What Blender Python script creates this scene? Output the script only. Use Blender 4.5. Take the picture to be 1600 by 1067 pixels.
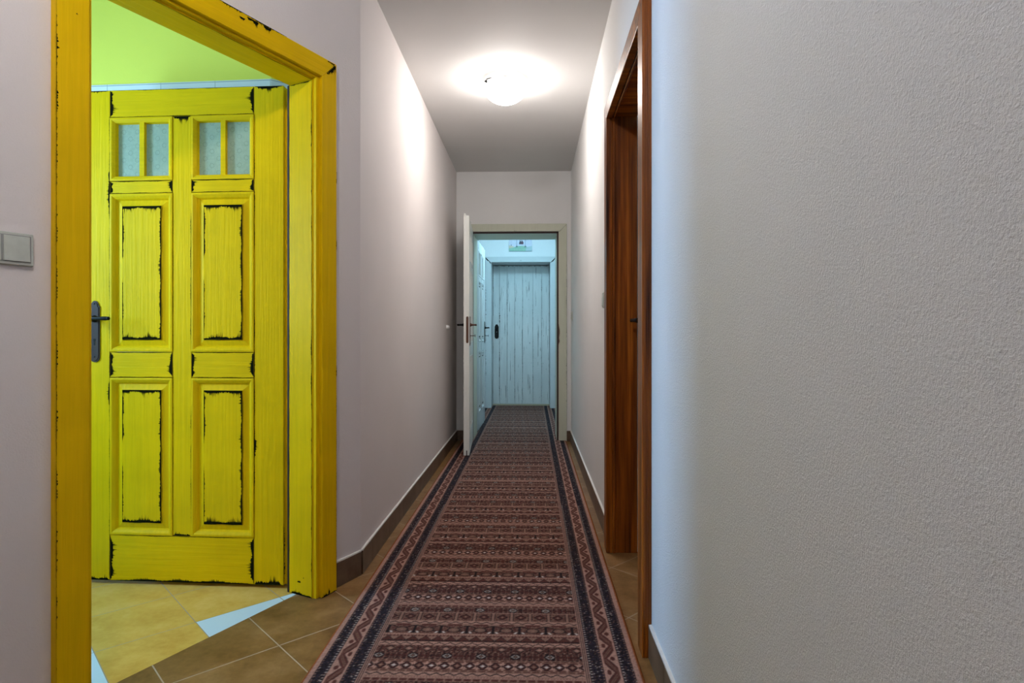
import bpy, math, random
import numpy as np
from mathutils import Vector, Matrix

for o in list(bpy.data.objects): bpy.data.objects.remove(o)
SC = bpy.context.scene
COL = SC.collection
R = math.radians
random.seed(7)

# ------------------------------------------------------------------ camera
CAM_H = 1.018
cam = bpy.data.cameras.new('camera'); co = bpy.data.objects.new('camera', cam); COL.objects.link(co)
cam.sensor_width = 36; cam.lens = 36*947/1600; cam.shift_y = -9.5/1600; cam.clip_start = .02
co.location = (0, 0, CAM_H); co.rotation_euler = (R(90), 0, math.atan(31/947))
SC.camera = co

# ------------------------------------------------------------------ world, exposure
W = bpy.data.worlds.new('sky'); SC.world = W; W.use_nodes = True
W.node_tree.nodes['Background'].inputs[0].default_value = (.40, .72, 1, 1)
W.node_tree.nodes['Background'].inputs[1].default_value = .6
SC.view_settings.view_transform = 'Standard'; SC.view_settings.look = 'None'
SC.view_settings.gamma = 1; SC.view_settings.exposure = 0.0; SC.view_settings.use_curve_mapping = False

def lamp(name, kind, loc, power, color, **k):
    l = bpy.data.lights.new(name, kind); l.energy = power; l.color = color
    rot = k.pop('rot', None)
    for a, b in k.items(): setattr(l, a, b)
    o = bpy.data.objects.new(name, l); o.location = loc
    if rot: o.rotation_euler = rot
    COL.objects.link(o); return o
WARM = (1, .95, .905); DAY = (.33, .63, 1)
CEIL_LAMPS = [  # x, y, colour, glass emission, power of the bulb
    (-.165, 3.74, WARM, 60, .6),      # corridor lamp seen in the photo
    (-.48, .15, (1, .965, .95), 265, 0),      # hall lamp above the camera
    (-.08, 7.00, (.42, .78, .98), 104, 3.0)]    # cool lamp in the far vestibule
lamp('bathroom_daylight', 'AREA', (-2.86, 1.72, 1.50), 54, DAY, rot=(0, R(-90), 0), shape='RECTANGLE', size=1.0, size_y=.36)
lamp('added_rear_fill', 'AREA', (-.7, -3.12, 1.5), 2, (.62, .82, 1), rot=(R(90), 0, 0), shape='RECTANGLE', size=1.0, size_y=1.1)  # added weak cool fill from behind the camera

# ------------------------------------------------------------------ materials
def mat(name): 
    m = bpy.data.materials.new(name); m.use_nodes = True
    return m, m.node_tree, m.node_tree.nodes['Principled BSDF']
def N(t, typ, **k):
    n = t.nodes.new(typ)
    for a, b in k.items():
        if a.startswith('i'): n.inputs[int(a[1:])].default_value = b
        else: setattr(n, a, b)
    return n
def coords(t, scale=(1, 1, 1), rot=(0, 0, 0), loc=(0, 0, 0), out='Object'):
    c = N(t, 'ShaderNodeTexCoord'); m = N(t, 'ShaderNodeMapping')
    m.inputs['Scale'].default_value = scale; m.inputs['Rotation'].default_value = rot; m.inputs['Location'].default_value = loc
    t.links.new(c.outputs[out], m.inputs[0]); return m.outputs[0]
def ramp(t, src, stops):
    r = N(t, 'ShaderNodeValToRGB'); el = r.color_ramp.elements
    while len(el) < len(stops): el.new(.5)
    for e, (p, c) in zip(el, stops): e.position = p; e.color = (*c, 1)
    t.links.new(src, r.inputs[0]); return r.outputs[0]
def bump(t, b, src, strength, dist=.01):
    n = N(t, 'ShaderNodeBump'); n.inputs['Strength'].default_value = strength; n.inputs['Distance'].default_value = dist
    t.links.new(src, n.inputs['Height']); t.links.new(n.outputs[0], b.inputs['Normal'])
def noise(t, vec, scale, detail=3, rough=.5):
    n = N(t, 'ShaderNodeTexNoise'); n.inputs['Scale'].default_value = scale; n.inputs['Detail'].default_value = detail
    n.inputs['Roughness'].default_value = rough; t.links.new(vec, n.inputs['Vector']); return n.outputs['Fac']
def math_(t, op, a, b=None, c=None):
    n = N(t, 'ShaderNodeMath', operation=op)
    for i, v in enumerate((a, b, c)):
        if v is None: continue
        if isinstance(v, (int, float)): n.inputs[i].default_value = v
        else: t.links.new(v, n.inputs[i])
    return n.outputs[0]
def mixc(t, f, a, b):
    n = N(t, 'ShaderNodeMix', data_type='RGBA')
    for i, v in ((0, f), (6, a), (7, b)):
        if isinstance(v, (int, float)): n.inputs[i].default_value = v
        elif isinstance(v, tuple): n.inputs[i].default_value = (*v, 1)
        else: t.links.new(v, n.inputs[i])
    return n.outputs[2]

def plain(name, col, rough=.5, metal=0, spec=.5):
    m, t, b = mat(name); b.inputs['Base Color'].default_value = (*col, 1); b.inputs['Roughness'].default_value = rough
    b.inputs['Metallic'].default_value = metal; b.inputs['Specular IOR Level'].default_value = spec
    v = coords(t); c = ramp(t, noise(t, v, 40, 2), [(.3, tuple(x*.94 for x in col)), (.7, tuple(min(1, x*1.05) for x in col))])
    t.links.new(c, b.inputs['Base Color']); return m
def plaster(name, col, scale=170, strength=.35, dist=.002, det=2, rg=.4):
    m, t, b = mat(name); v = coords(t); b.inputs['Roughness'].default_value = .75; b.inputs['Specular IOR Level'].default_value = .25
    c = ramp(t, noise(t, v, 2.2, 3), [(.3, tuple(x*.96 for x in col)), (.7, col)]); t.links.new(c, b.inputs['Base Color'])
    a = noise(t, v, scale, det, rg); a2 = noise(t, v, scale*.35, 2)
    bump(t, b, math_(t, 'ADD', math_(t, 'POWER', a, 1.6), math_(t, 'MULTIPLY', a2, .5)), strength, dist); return m
def painted_wood(name, col, axis, rough=.5, var=.86, gb=.75):
    m, t, b = mat(name); b.inputs['Roughness'].default_value = rough; b.inputs['Specular IOR Level'].default_value = .07
    sc = [90, 90, 90]; sc[axis] = 3
    v = coords(t, tuple(sc)); g = noise(t, v, 1.0, 3, .6); v2 = coords(t, (1, 1, 1)); w = noise(t, v2, 5, 3)
    c = ramp(t, math_(t, 'ADD', math_(t, 'MULTIPLY', g, .5), math_(t, 'MULTIPLY', w, .5)), [(.35, tuple(x*var for x in col)), (.6, col)])
    t.links.new(c, b.inputs['Base Color']); bump(t, b, g, gb, .0022); return m
def varnished(name, axis, c0=(.032, .007, .001), c1=(.25, .066, .006), c2=(.66, .22, .022)):
    m, t, b = mat(name); b.inputs['Roughness'].default_value = .42; b.inputs['Specular IOR Level'].default_value = .18; b.inputs['Coat Weight'].default_value = .14; b.inputs['Coat Roughness'].default_value = .2
    sc = [34, 34, 34]; sc[axis] = 1.1
    g = noise(t, coords(t, tuple(sc)), 1.3, 4, .6); w = noise(t, coords(t, tuple(.25*x for x in sc)), 1.0, 3)
    c = ramp(t, math_(t, 'ADD', math_(t, 'MULTIPLY', g, .65), math_(t, 'MULTIPLY', w, .35)), [(.33, c0), (.52, c1), (.72, c2)])
    t.links.new(c, b.inputs['Base Color']); bump(t, b, g, .12, .002); return m

M_wall = plaster('wall_plaster', (.76, .70, .68), 230, .4)
M_wall_r = plaster('rough_plaster_cool_light_tint', (.83, .88, .97), 340, 1.0, .002, 3, .6)  # same wall paint, tinted bluish to stand in for cool light
M_wall_n = plaster('wall_plaster_neutral_light_tint', (.82, .81, .80), 230, .4)  # same wall paint again, its tint shifted for the light on these walls
M_hall = plaster('bounce_cutting_dark_plaster', (.36, .26, .21), 230, .4)  # dark tone given to unseen hall walls to cut bounced light
M_ceil = plaster('ceiling_paint', (.72, .705, .69), 60, .1)
M_lemon = plaster('lemon_wall_paint', (.78, .74, .10), 90, .15)
M_vest = plaster('vestibule_paint', (.80, .80, .80), 90, .15)
YEL = (.80, .50, .002)
M_yv = painted_wood('yellow_paint_upright_grain', YEL, 2); M_yh = painted_wood('yellow_paint_level_grain', YEL, 0)
M_wear_gap = plain('dark_worn_edge_and_gap', (.010, .010, .004), .9, spec=0)
CRM = (.80, .81, .77)
M_cv = painted_wood('cream_paint_upright_grain', CRM, 2, .35, .95, .1); M_ch = painted_wood('cream_paint_level_grain', CRM, 0, .35, .95, .1)
M_kv = painted_wood('greyish_cream_casing_paint', (.62, .63, .51), 2, .4, .93, .1)
M_wv = painted_wood('pale_paint_upright_grain', (.60, .62, .62), 2, .35, .95, .1); M_wh = painted_wood('pale_paint_level_grain', (.60, .62, .62), 0, .35, .95, .1)
M_bv = varnished('brown_varnish_upright', 2); M_by = varnished('brown_varnish_level', 1)
M_bronze = plain('dark_bronze', (.055, .034, .028), .55, .2, .2)
M_black = plain('black_iron', (.007, .006, .005), .5, .0, .2)
M_brownmetal = plain('brown_lock_metal', (.12, .055, .035), .4, .6)
M_gasket_gap = plain('dark_red_gasket_and_gap', (.030, .009, .006), .7)
M_switch = plain('greyish_white_plastic', (.50, .52, .46), .35)
M_gap = plain('switch_gap_shade', (.26, .26, .25), .6)
M_whiteplastic = plain('white_plastic', (.8, .8, .78), .35)
M_caulk = plain('white_caulk', (.80, .78, .75), .6)
M_chrome = plain('brushed_steel', (.55, .55, .55), .25, 1)
M_threshold = plain('pale_wood_threshold', (.50, .42, .30), .5)

def tile_floor(name, angle, size, grout, cols, groutcol, off=(0, 0), white=None, rough=.38, gw=.004):
    m, t, b = mat(name); b.inputs['Roughness'].default_value = rough; b.inputs['Specular IOR Level'].default_value = .3
    s = N(t, 'ShaderNodeSeparateXYZ'); t.links.new(coords(t), s.inputs[0])
    k = 2**-.5
    u = math_(t, 'ADD', math_(t, 'MULTIPLY', s.outputs[0], k), math_(t, 'MULTIPLY', s.outputs[1], k))
    v = math_(t, 'SUBTRACT', math_(t, 'MULTIPLY', s.outputs[1], k), math_(t, 'MULTIPLY', s.outputs[0], k))
    un = math_(t, 'DIVIDE', math_(t, 'SUBTRACT', u, off[0]), size); vn = math_(t, 'DIVIDE', math_(t, 'SUBTRACT', v, off[1]), size)
    fu = math_(t, 'FRACT', un); fv = math_(t, 'FRACT', vn)
    eu = math_(t, 'MINIMUM', fu, math_(t, 'SUBTRACT', 1, fu)); ev = math_(t, 'MINIMUM', fv, math_(t, 'SUBTRACT', 1, fv))
    g = math_(t, 'LESS_THAN', math_(t, 'MINIMUM', eu, ev), gw/size/2)
    cu = math_(t, 'FLOOR', un); cv = math_(t, 'FLOOR', vn)
    h = math_(t, 'FRACT', math_(t, 'MULTIPLY', math_(t, 'SINE', math_(t, 'ADD', math_(t, 'MULTIPLY', cu, 12.99), math_(t, 'MULTIPLY', cv, 78.2))), 437.5))
    n1 = noise(t, coords(t), 7, 6, .65); n2 = noise(t, coords(t), 45, 3, .6)
    f = math_(t, 'ADD', math_(t, 'MULTIPLY', n1, .75), math_(t, 'ADD', math_(t, 'MULTIPLY', n2, .2), math_(t, 'MULTIPLY', h, .06)))
    base = ramp(t, f, [(.36, cols[0]), (.52, cols[1]), (.68, cols[2])])
    if white:
        w1 = math_(t, 'LESS_THAN', un, 0); w2 = math_(t, 'MULTIPLY', math_(t, 'GREATER_THAN', un, 1), math_(t, 'LESS_THAN', vn, 0))
        base = mixc(t, math_(t, 'MAXIMUM', w1, w2), base, white)
    t.links.new(mixc(t, g, base, groutcol), b.inputs['Base Color'])
    t.links.new(math_(t, 'ADD', math_(t, 'MULTIPLY', g, .5), rough), b.inputs['Roughness'])
    bump(t, b, math_(t, 'MULTIPLY', g, -1), .4, .002); return m
M_floor = tile_floor('brown_floor_tiles', 45, .3335, .004, [(.155, .074, .022), (.245, .128, .044), (.33, .190, .078)], (.44, .34, .24), (.802, 1.975))
M_bfloor = tile_floor('yellow_floor_tiles', 45, .3005, .003, [(.62, .36, .07), (.72, .45, .10), (.78, .52, .15)], (.35, .30, .22), (.351, 2.338), (.64, .84, .98), .22, .003)

def base_tiles():
    m, t, b = mat('brown_skirting_tile'); b.inputs['Roughness'].default_value = .4
    n = noise(t, coords(t), 9, 5, .6)
    t.links.new(ramp(t, n, [(.35, (.10, .062, .036)), (.65, (.17, .112, .070))]), b.inputs['Base Color']); return m
M_base = base_tiles(); M_joint = plain('dark_joint', (.045, .03, .02), .8)
def wall_tiles():
    m, t, b = mat('pale_wall_tiles'); b.inputs['Roughness'].default_value = .2
    s = N(t, 'ShaderNodeSeparateXYZ'); t.links.new(coords(t), s.inputs[0])
    fx = math_(t, 'FRACT', math_(t, 'DIVIDE', math_(t, 'ADD', s.outputs[0], 1.133+.25*20), .25)); fz = math_(t, 'FRACT', math_(t, 'DIVIDE', math_(t, 'ADD', s.outputs[2], .185), .33))
    ex = math_(t, 'MINIMUM', fx, math_(t, 'SUBTRACT', 1, fx)); ez = math_(t, 'MINIMUM', fz, math_(t, 'SUBTRACT', 1, fz))
    g = math_(t, 'LESS_THAN', math_(t, 'MINIMUM', ex, ez), .006)
    t.links.new(mixc(t, g, (.72, .76, .74), (.40, .44, .40)), b.inputs['Base Color']); return m
M_wtile = wall_tiles()
def frosted():
    m, t, b = mat('frosted_patterned_glass'); b.inputs['Roughness'].default_value = .32
    s = N(t, 'ShaderNodeSeparateXYZ'); t.links.new(coords(t), s.inputs[0])
    def rings(ox, oz):
        x = math_(t, 'SUBTRACT', math_(t, 'FRACT', math_(t, 'DIVIDE', math_(t, 'ADD', s.outputs[0], ox), .058)), .5)
        z = math_(t, 'SUBTRACT', math_(t, 'FRACT', math_(t, 'DIVIDE', math_(t, 'ADD', s.outputs[2], oz), .058)), .5)
        r = math_(t, 'SQRT', math_(t, 'ADD', math_(t, 'MULTIPLY', x, x), math_(t, 'MULTIPLY', z, z)))
        a = math_(t, 'ARCTAN2', z, x)
        pet = math_(t, 'GREATER_THAN', math_(t, 'SINE', math_(t, 'MULTIPLY', a, 8)), -.35)
        return math_(t, 'MULTIPLY', pet, math_(t, 'LESS_THAN', math_(t, 'ABSOLUTE', math_(t, 'SUBTRACT', r, .150)), .034))
    k = math_(t, 'MAXIMUM', rings(.01, .0), rings(.039, .029))
    n = noise(t, coords(t), 90, 3)
    base = ramp(t, n, [(.35, (.33, .40, .29)), (.65, (.38, .45, .33))])
    t.links.new(mixc(t, math_(t, 'MULTIPLY', k, .5), base, (.17, .21, .15)), b.inputs['Base Color'])
    b.inputs['Transmission Weight'].default_value = .10; bump(t, b, k, .3, .001); return m
M_glass = frosted()
def plank_paint():
    m, t, b = mat('worn_pale_plank_paint'); b.inputs['Roughness'].default_value = .5
    g = noise(t, coords(t, (60, 60, 1.6)), 1, 5, .62); l = noise(t, coords(t, (9, 9, 1.6), loc=(3, 0, 1)), 1, 3, .5); sp = noise(t, coords(t, (50, 50, 14)), 1, 3, .6)
    streak = math_(t, 'MULTIPLY', math_(t, 'GREATER_THAN', g, .60), math_(t, 'GREATER_THAN', l, .52))
    blot = math_(t, 'GREATER_THAN', sp, .70)
    k = math_(t, 'MULTIPLY', math_(t, 'MAXIMUM', streak, blot), .75)
    t.links.new(mixc(t, k, ramp(t, l, [(.3, (.60, .62, .61)), (.7, (.70, .72, .71))]), (.10, .12, .12)), b.inputs['Base Color']); return m
M_plank = plank_paint()
def emis(name, col, s):
    m, t, b = mat(name); b.inputs['Base Color'].default_value = (.8, .8, .8, 1)
    b.inputs['Emission Color'].default_value = (*col, 1); b.inputs['Emission Strength'].default_value = s; return m

# ------------------------------------------------------------------ mesh helpers
class MB:
    def __init__(s): s.v = []; s.f = []; s.m = []; s.sm = []
    def add(s, vs, fs, mi=0, smooth=False):
        k = len(s.v); s.v += [tuple(p) for p in vs]
        for f in fs: s.f.append([k+i for i in f]); s.m.append(mi); s.sm.append(smooth)
    def box(s, a, b, mi=0):
        x0, x1 = sorted((a[0], b[0])); y0, y1 = sorted((a[1], b[1])); z0, z1 = sorted((a[2], b[2]))
        v = [(x, y, z) for z in (z0, z1) for y in (y0, y1) for x in (x0, x1)]
        s.add(v, [(0, 2, 3, 1), (4, 5, 7, 6), (0, 1, 5, 4), (2, 6, 7, 3), (0, 4, 6, 2), (1, 3, 7, 5)], mi)
    def prism(s, poly, z0, z1, mi=0):       # poly counter-clockwise seen from above
        a = sum(poly[i][0]*poly[(i+1) % len(poly)][1]-poly[(i+1) % len(poly)][0]*poly[i][1] for i in range(len(poly)))
        if a < 0: poly = poly[::-1]
        n = len(poly); v = [(x, y, z0) for x, y in poly]+[(x, y, z1) for x, y in poly]
        s.add(v, [tuple(range(n-1, -1, -1)), tuple(range(n, 2*n))]+[(i, (i+1) % n, n+(i+1) % n, n+i) for i in range(n)], mi)
    def prism_xz(s, poly, y0, y1, mi=0):    # outline in x,z pushed along y
        n = len(poly); v = [(x, y0, z) for x, z in poly]+[(x, y1, z) for x, z in poly]
        s.add(v, [tuple(range(n)), tuple(range(2*n-1, n-1, -1))]+[((i+1) % n, i, n+i, n+(i+1) % n) for i in range(n)], mi)
    def tube(s, pts, rad, n=14, mi=0, caps=True):
        pts = [Vector(p) for p in pts]; rings = []
        for i, p in enumerate(pts):
            d = (pts[min(i+1, len(pts)-1)]-pts[max(i-1, 0)]).normalized()
            a = Vector((0, 0, 1)) if abs(d.z) < .9 else Vector((1, 0, 0)); u = d.cross(a).normalized(); w = d.cross(u)
            r = rad[i] if isinstance(rad, (list, tuple)) else rad
            rings.append([p+(u*math.cos(t)+w*math.sin(t))*r for t in [2*math.pi*j/n for j in range(n)]])
        v = [q for r in rings for q in r]; f = []
        for i in range(len(pts)-1):
            for j in range(n): f.append((i*n+j, i*n+(j+1) % n, (i+1)*n+(j+1) % n, (i+1)*n+j))
        s.add(v, f, mi, True)
        if caps:
            for i, fl in ((0, 1), (len(pts)-1, 0)):
                c = rings[i]; s.add(c, [tuple(range(n))[::-1] if fl else tuple(range(n))], mi)
    def ball(s, c, r, mi=0, sq=(1, 1, 1), n=14):
        v = [(c[0], c[1], c[2]-r*sq[2])]; f = []
        for i in range(1, n//2):
            p = -math.pi/2+math.pi*i/(n//2)
            for j in range(n):
                t = 2*math.pi*j/n; v.append((c[0]+r*sq[0]*math.cos(p)*math.cos(t), c[1]+r*sq[1]*math.cos(p)*math.sin(t), c[2]+r*sq[2]*math.sin(p)))
        v.append((c[0], c[1], c[2]+r*sq[2])); m = n//2-1
        for j in range(n): f.append((0, 1+(j+1) % n, 1+j)); f.append((len(v)-1, 1+(m-1)*n+j, 1+(m-1)*n+(j+1) % n))
        for i in range(m-1):
            for j in range(n): f.append((1+i*n+j, 1+i*n+(j+1) % n, 1+(i+1)*n+(j+1) % n, 1+(i+1)*n+j))
        s.add(v, f, mi, True)
    def lathe(s, prof, c=(0, 0, 0), n=40, mi=0):      # prof = (r, z)
        v = []; f = []
        for r, z in prof:
            for j in range(n): t = 2*math.pi*j/n; v.append((c[0]+r*math.cos(t), c[1]+r*math.sin(t), c[2]+z))
        for i in range(len(prof)-1):
            for j in range(n): f.append((i*n+j, i*n+(j+1) % n, (i+1)*n+(j+1) % n, (i+1)*n+j))
        s.add(v, f, mi, True)
    def comb(s, p, u, v, L, w, amp, nrm, mi=1, step=.0035, taper=True, dens=1.0):
        """ragged strip for worn paint and dark joint gaps: starts at p, runs L along u, reaches w..w+amp along v, sits .4 mm off the face"""
        p, u, v, nrm = Vector(p), Vector(u), Vector(v), Vector(nrm); p = p+nrm*.0005
        n = max(2, int(L/step)); hs = []; slow = random.random()*6
        for i in range(n+1):
            t = i/n; e = min(1, 6*t, 6*(1-t)) if taper else 1
            wob = .5+.5*math.sin(slow+t*9*(.5+L*4)); hs.append(max(.0003, w*e*(.5+wob*.6)+amp*e*random.random()**2*(.3+wob)))
        for i in range(n):
            if random.random() > dens: continue
            a = p+u*(L*i/n); b = p+u*(L*(i+1)/n); m_ = (a+b)/2; j = u*((random.random()-.5)*step*.6)
            s.add([a, b, b+v*min(hs[i+1], w*.9+.0003), m_+j+v*hs[i], a+v*min(hs[i], w*.9+.0003)], [(0, 1, 2, 3, 4)], mi)
    def build(s, name, mats, parent=None, bevel=0, smooth=False):
        me = bpy.data.meshes.new(name); me.from_pydata(s.v, [], s.f)
        for m in (mats if isinstance(mats, (list, tuple)) else [mats]): me.materials.append(m)
        me.polygons.foreach_set('material_index', s.m); me.polygons.foreach_set('use_smooth', [True]*len(s.f) if smooth else s.sm); me.update()
        o = bpy.data.objects.new(name, me); COL.objects.link(o)
        if parent: o.parent = parent
        if bevel:
            b = o.modifiers.new('bevel', 'BEVEL'); b.width = bevel; b.segments = 2; b.limit_method = 'ANGLE'; b.angle_limit = R(50)
        return o
def tag(o, label=None, cat=None, kind=None, group=None):
    if label: o['label'] = label
    if cat: o['category'] = cat
    if kind: o['kind'] = kind
    if group: o['group'] = group
    return o
def empty(name, loc=(0, 0, 0), rz=0):
    o = bpy.data.objects.new(name, None); o.location = loc; o.rotation_euler = (0, 0, rz); o.empty_display_size = .1; COL.objects.link(o); return o

# ------------------------------------------------------------------ plan of the place
CH = 2.60; XL = -.73; XR = .378; YE = 5.85; YV = 6.24; YD = 8.44
ANG = R(25.2); O = (XL, 2.56); E_ = (-math.sin(ANG), -math.cos(ANG)); NN = (-math.cos(ANG), math.sin(ANG))
def ST(s, t): return (O[0]+E_[0]*s+NN[0]*t, O[1]+E_[1]*s+NN[1]*t)
WT = .125                                        # thickness of the angled wall
SE = 2.3                                         # where the angled wall ends
PE = ST(SE, 0); PEB = ST(SE, WT)
FL0 = ST(-.05, .09); FL1 = ST(SE, .09)

m = MB(); m.prism([(.95, -3.3), (.95, 9.2), (-1.0, 9.2), (-1.0, 3.0), FL0, FL1, (FL1[0], -3.3)], -.05, 0)
tag(m.build('floor', M_floor), 'mottled brown square floor tiles laid diagonally beside the long rug', 'floor', 'structure')
m = MB(); m.prism([FL0, (-1.0, 3.0), (-3.6, 3.0), (-3.6, .3), (FL1[0]-.001, .3), (FL1[0]-.001, FL1[1])], -.05, .0)
tag(m.build('floor_bathroom', M_bfloor), 'glossy yellow floor tiles with pale blue-white tiles behind the yellow doorway', 'floor', 'structure')
m = MB(); m.prism([(-3.6, -3.3), (.95, -3.3), (.95, 9.3), (-3.6, 9.3)], CH, CH+.05)
tag(m.build('ceiling', M_ceil), 'plain white ceiling above the corridor', 'ceiling', 'structure')

def wall(name, polys, mt, label):
    m = MB()
    for p, z0, z1 in polys: m.prism(p, z0, z1)
    return tag(m.build(name, mt), label, 'wall', 'structure')
wall('wall_left', [([O, (XL, YE), (XL-.13, YE), (XL-.13, 2.625)], 0, CH)], M_wall, 'long cream wall on the left side of the corridor')
wall('wall_angled', [([ST(0, 0), ST(.262, 0), ST(.262, WT), ST(0, WT)], 0, CH), ([ST(1.078, 0), ST(SE, 0), ST(SE, WT), ST(1.078, WT)], 0, CH),
     ([ST(.262, 0), ST(1.078, 0), ST(1.078, WT), ST(.262, WT)], 2.018, CH)], M_wall, 'slanting pinkish wall around the yellow doorway')
wall('wall_hall_left', [([PE, (PE[0], -3.2), (PE[0]-.12, -3.2), (PE[0]-.12, PE[1]+.03)], 0, CH)], M_hall, 'unseen hall wall, darkened to cut bounced light, behind the viewpoint, past the light switch')
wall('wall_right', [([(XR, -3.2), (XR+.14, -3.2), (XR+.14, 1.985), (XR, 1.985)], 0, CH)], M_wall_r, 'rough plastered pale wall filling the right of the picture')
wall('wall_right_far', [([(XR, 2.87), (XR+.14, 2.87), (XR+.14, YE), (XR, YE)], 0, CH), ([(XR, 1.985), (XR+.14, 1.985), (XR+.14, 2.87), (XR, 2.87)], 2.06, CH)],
     M_wall_n, 'narrow pale wall between the brown doorway and the far wall')
wall('wall_back', [([(XL-.13, YE), (-.60, YE), (-.60, YV), (XL-.13, YV)], 0, CH), ([(.275, YE), (XR+.14, YE), (XR+.14, YV), (.275, YV)], 0, CH),
     ([(-.60, YE), (.275, YE), (.275, YV), (-.60, YV)], 2.03, CH)], M_wall_n, 'short pale wall around the cream doorway at the corridor end')
wall('wall_rear', [([(PE[0]-.12, -3.2), (-1.2, -3.2), (-1.2, -3.35), (PE[0]-.12, -3.35)], 0, CH), ([(-.2, -3.2), (XR+.14, -3.2), (XR+.14, -3.35), (-.2, -3.35)], 0, CH),
     ([(-1.2, -3.2), (-.2, -3.2), (-.2, -3.35), (-1.2, -3.35)], 0, .95), ([(-1.2, -3.2), (-.2, -3.2), (-.2, -3.35), (-1.2, -3.35)], 2.05, CH)], M_hall, 'unseen hall end wall, darkened to cut bounced light, with an added window, behind the viewpoint')
# bathroom behind the yellow door
BX, BY0, BY1 = -2.72, .45, 2.60
wall('wall_bathroom_back', [([(BX, BY1+.08), (-1.133, BY1), (XL-.13, 2.80), (XL-.13, 3.0), (BX, 3.0)], 0, CH)], M_lemon, 'lemon yellow wall above the tiles behind the yellow door')
wall('wall_bathroom_near', [([(BX, BY0), (PEB[0], BY0), (PEB[0], BY0-.1), (BX, BY0-.1)], 0, CH)], M_lemon, 'lemon wall of the room behind the yellow doorway')
wall('wall_bathroom_window', [([(BX, .35), (BX-.12, .35), (BX-.12, 1.42), (BX, 1.42)], 0, CH), ([(BX, 2.02), (BX-.12, 2.02), (BX-.12, 3.0), (BX, 3.0)], 0, CH),
     ([(BX, 1.42), (BX-.12, 1.42), (BX-.12, 2.02), (BX, 2.02)], 0, 1.05), ([(BX, 1.42), (BX-.12, 1.42), (BX-.12, 2.02), (BX, 2.02)], 2.05, CH)], M_lemon, 'lemon wall holding the window of the bathroom')
m = MB(); tp = .009
m.prism([(BX, BY1+.08-tp), (-1.133+.003, BY1-tp), (-1.133+.003, BY1), (BX, BY1+.08)], 0, 2.130)
m.prism([(-1.130, BY1-tp), (XL-.13, 2.80-tp), (XL-.13, 2.80), (-1.130, BY1)], 0, 2.130)
tag(m.build('wall_tiling', M_wtile), 'pale glazed wall tiles showing just above the yellow door leaf', 'wall tiles', 'structure')
# vestibule beyond the cream door
wall('wall_vestibule_left', [([(-.72, YV), (-.72, YD), (-.85, YD), (-.85, YV)], 0, CH)], M_vest, 'side wall of the far vestibule behind the pale open door')
wall('wall_vestibule_right', [([(.40, YV), (.40, YD), (.53, YD), (.53, YV)], 0, CH)], M_vest, 'side wall of the far vestibule opposite the pale open door')
wall('wall_vestibule_end', [([(-.85, YD), (-.585, YD), (-.585, YD+.42), (-.85, YD+.42)], 0, CH), ([(.272, YD), (.53, YD), (.53, YD+.42), (.272, YD+.42)], 0, CH),
     ([(-.585, YD), (.272, YD), (.272, YD+.42), (-.585, YD+.42)], 2.055, CH), ([(-.585, YD+.40), (.272, YD+.40), (.272, YD+.42), (-.585, YD+.42)], 0, 2.055)], M_vest, 'bright bluish wall above the plank door at the very end')
for nm, p, d, fr in (('window_1', (BX-.06, 1.42, 1.05), (.6, 1.0), 'y'), ('added_window', (-1.2, -3.27, .95), (1.0, 1.1), 'x')):  # the hall window is added, out of view, for the rear fill
    m = MB(); w, h = d
    def bar(a0, a1, z0, z1):
        if fr == 'y': m.box((p[0]-.025, p[1]+a0, p[2]+z0), (p[0]+.025, p[1]+a1, p[2]+z1))
        else: m.box((p[0]+a0, p[1]-.025, p[2]+z0), (p[0]+a1, p[1]+.025, p[2]+z1))
    bar(0, w, 0, .05); bar(0, w, h-.05, h); bar(0, .05, .05, h-.05); bar(w-.05, w, .05, h-.05)
    tag(m.build(nm, M_whiteplastic), 'white window frame '+('in the bathroom' if fr == 'y' else 'added in the unseen hall')+' letting in daylight', 'window', 'structure')

# baseboards: rows of brown tiles with a white caulk line
def baseboard(name, p0, p1, label, off=(0, 0), first=.0):
    d = Vector((p1[0]-p0[0], p1[1]-p0[1])); L = d.length; d.normalize(); q = Vector((d.y, -d.x))*-1   # q: out of the wall (left of travel)
    e = empty(name, (p0[0], p0[1], 0), math.atan2(d.y, d.x)); tag(e, label, 'baseboard', 'structure')
    m = MB(); m.box((0, 0, 0), (L, .007, .098), 1); x = -first
    while x < L:
        a, b = max(0, x+.0012), min(L, x+.3335-.0012)
        if b > a+.003: m.box((a, .0005, .001), (b, .0105, .100))
        x += .3335
    m.build('tile_row', [M_base, M_joint], e)
    m = MB(); m.prism([(0, 0), (L, 0), (L, .0095), (0, .0095)], .100, .106); m.build('caulk_line', M_caulk, e)
    return e
baseboard('baseboard_left', (XL, YE), (XL, 2.56+.003), 'brown tile skirting along the long left wall', first=.2)
baseboard('baseboard_angled', ST(0.004, 0), ST(.169, 0), 'short brown skirting tile beside the yellow door frame', first=.0)
baseboard('baseboard_near_switch', ST(1.17, 0), ST(SE, 0), 'brown skirting below the light switch')
baseboard('baseboard_right', (XR, -3.2), (XR, 1.932), 'brown tile skirting under the rough plastered wall', first=.1)
baseboard('baseboard_right_far', (XR, 2.932), (XR, YE), 'brown tile skirting on the right between the brown and cream doorways', first=.1)
baseboard('baseboard_back_right', (XR, YE), (.336, YE), 'small brown skirting piece right of the cream door frame')
baseboard('baseboard_back_left', (-.645, YE), (XL+.01, YE), 'small brown skirting piece behind the open cream door')
baseboard('baseboard_vestibule', (-.665, YD), (-.72, YD), 'dark skirting piece left of the plank door frame')

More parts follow.
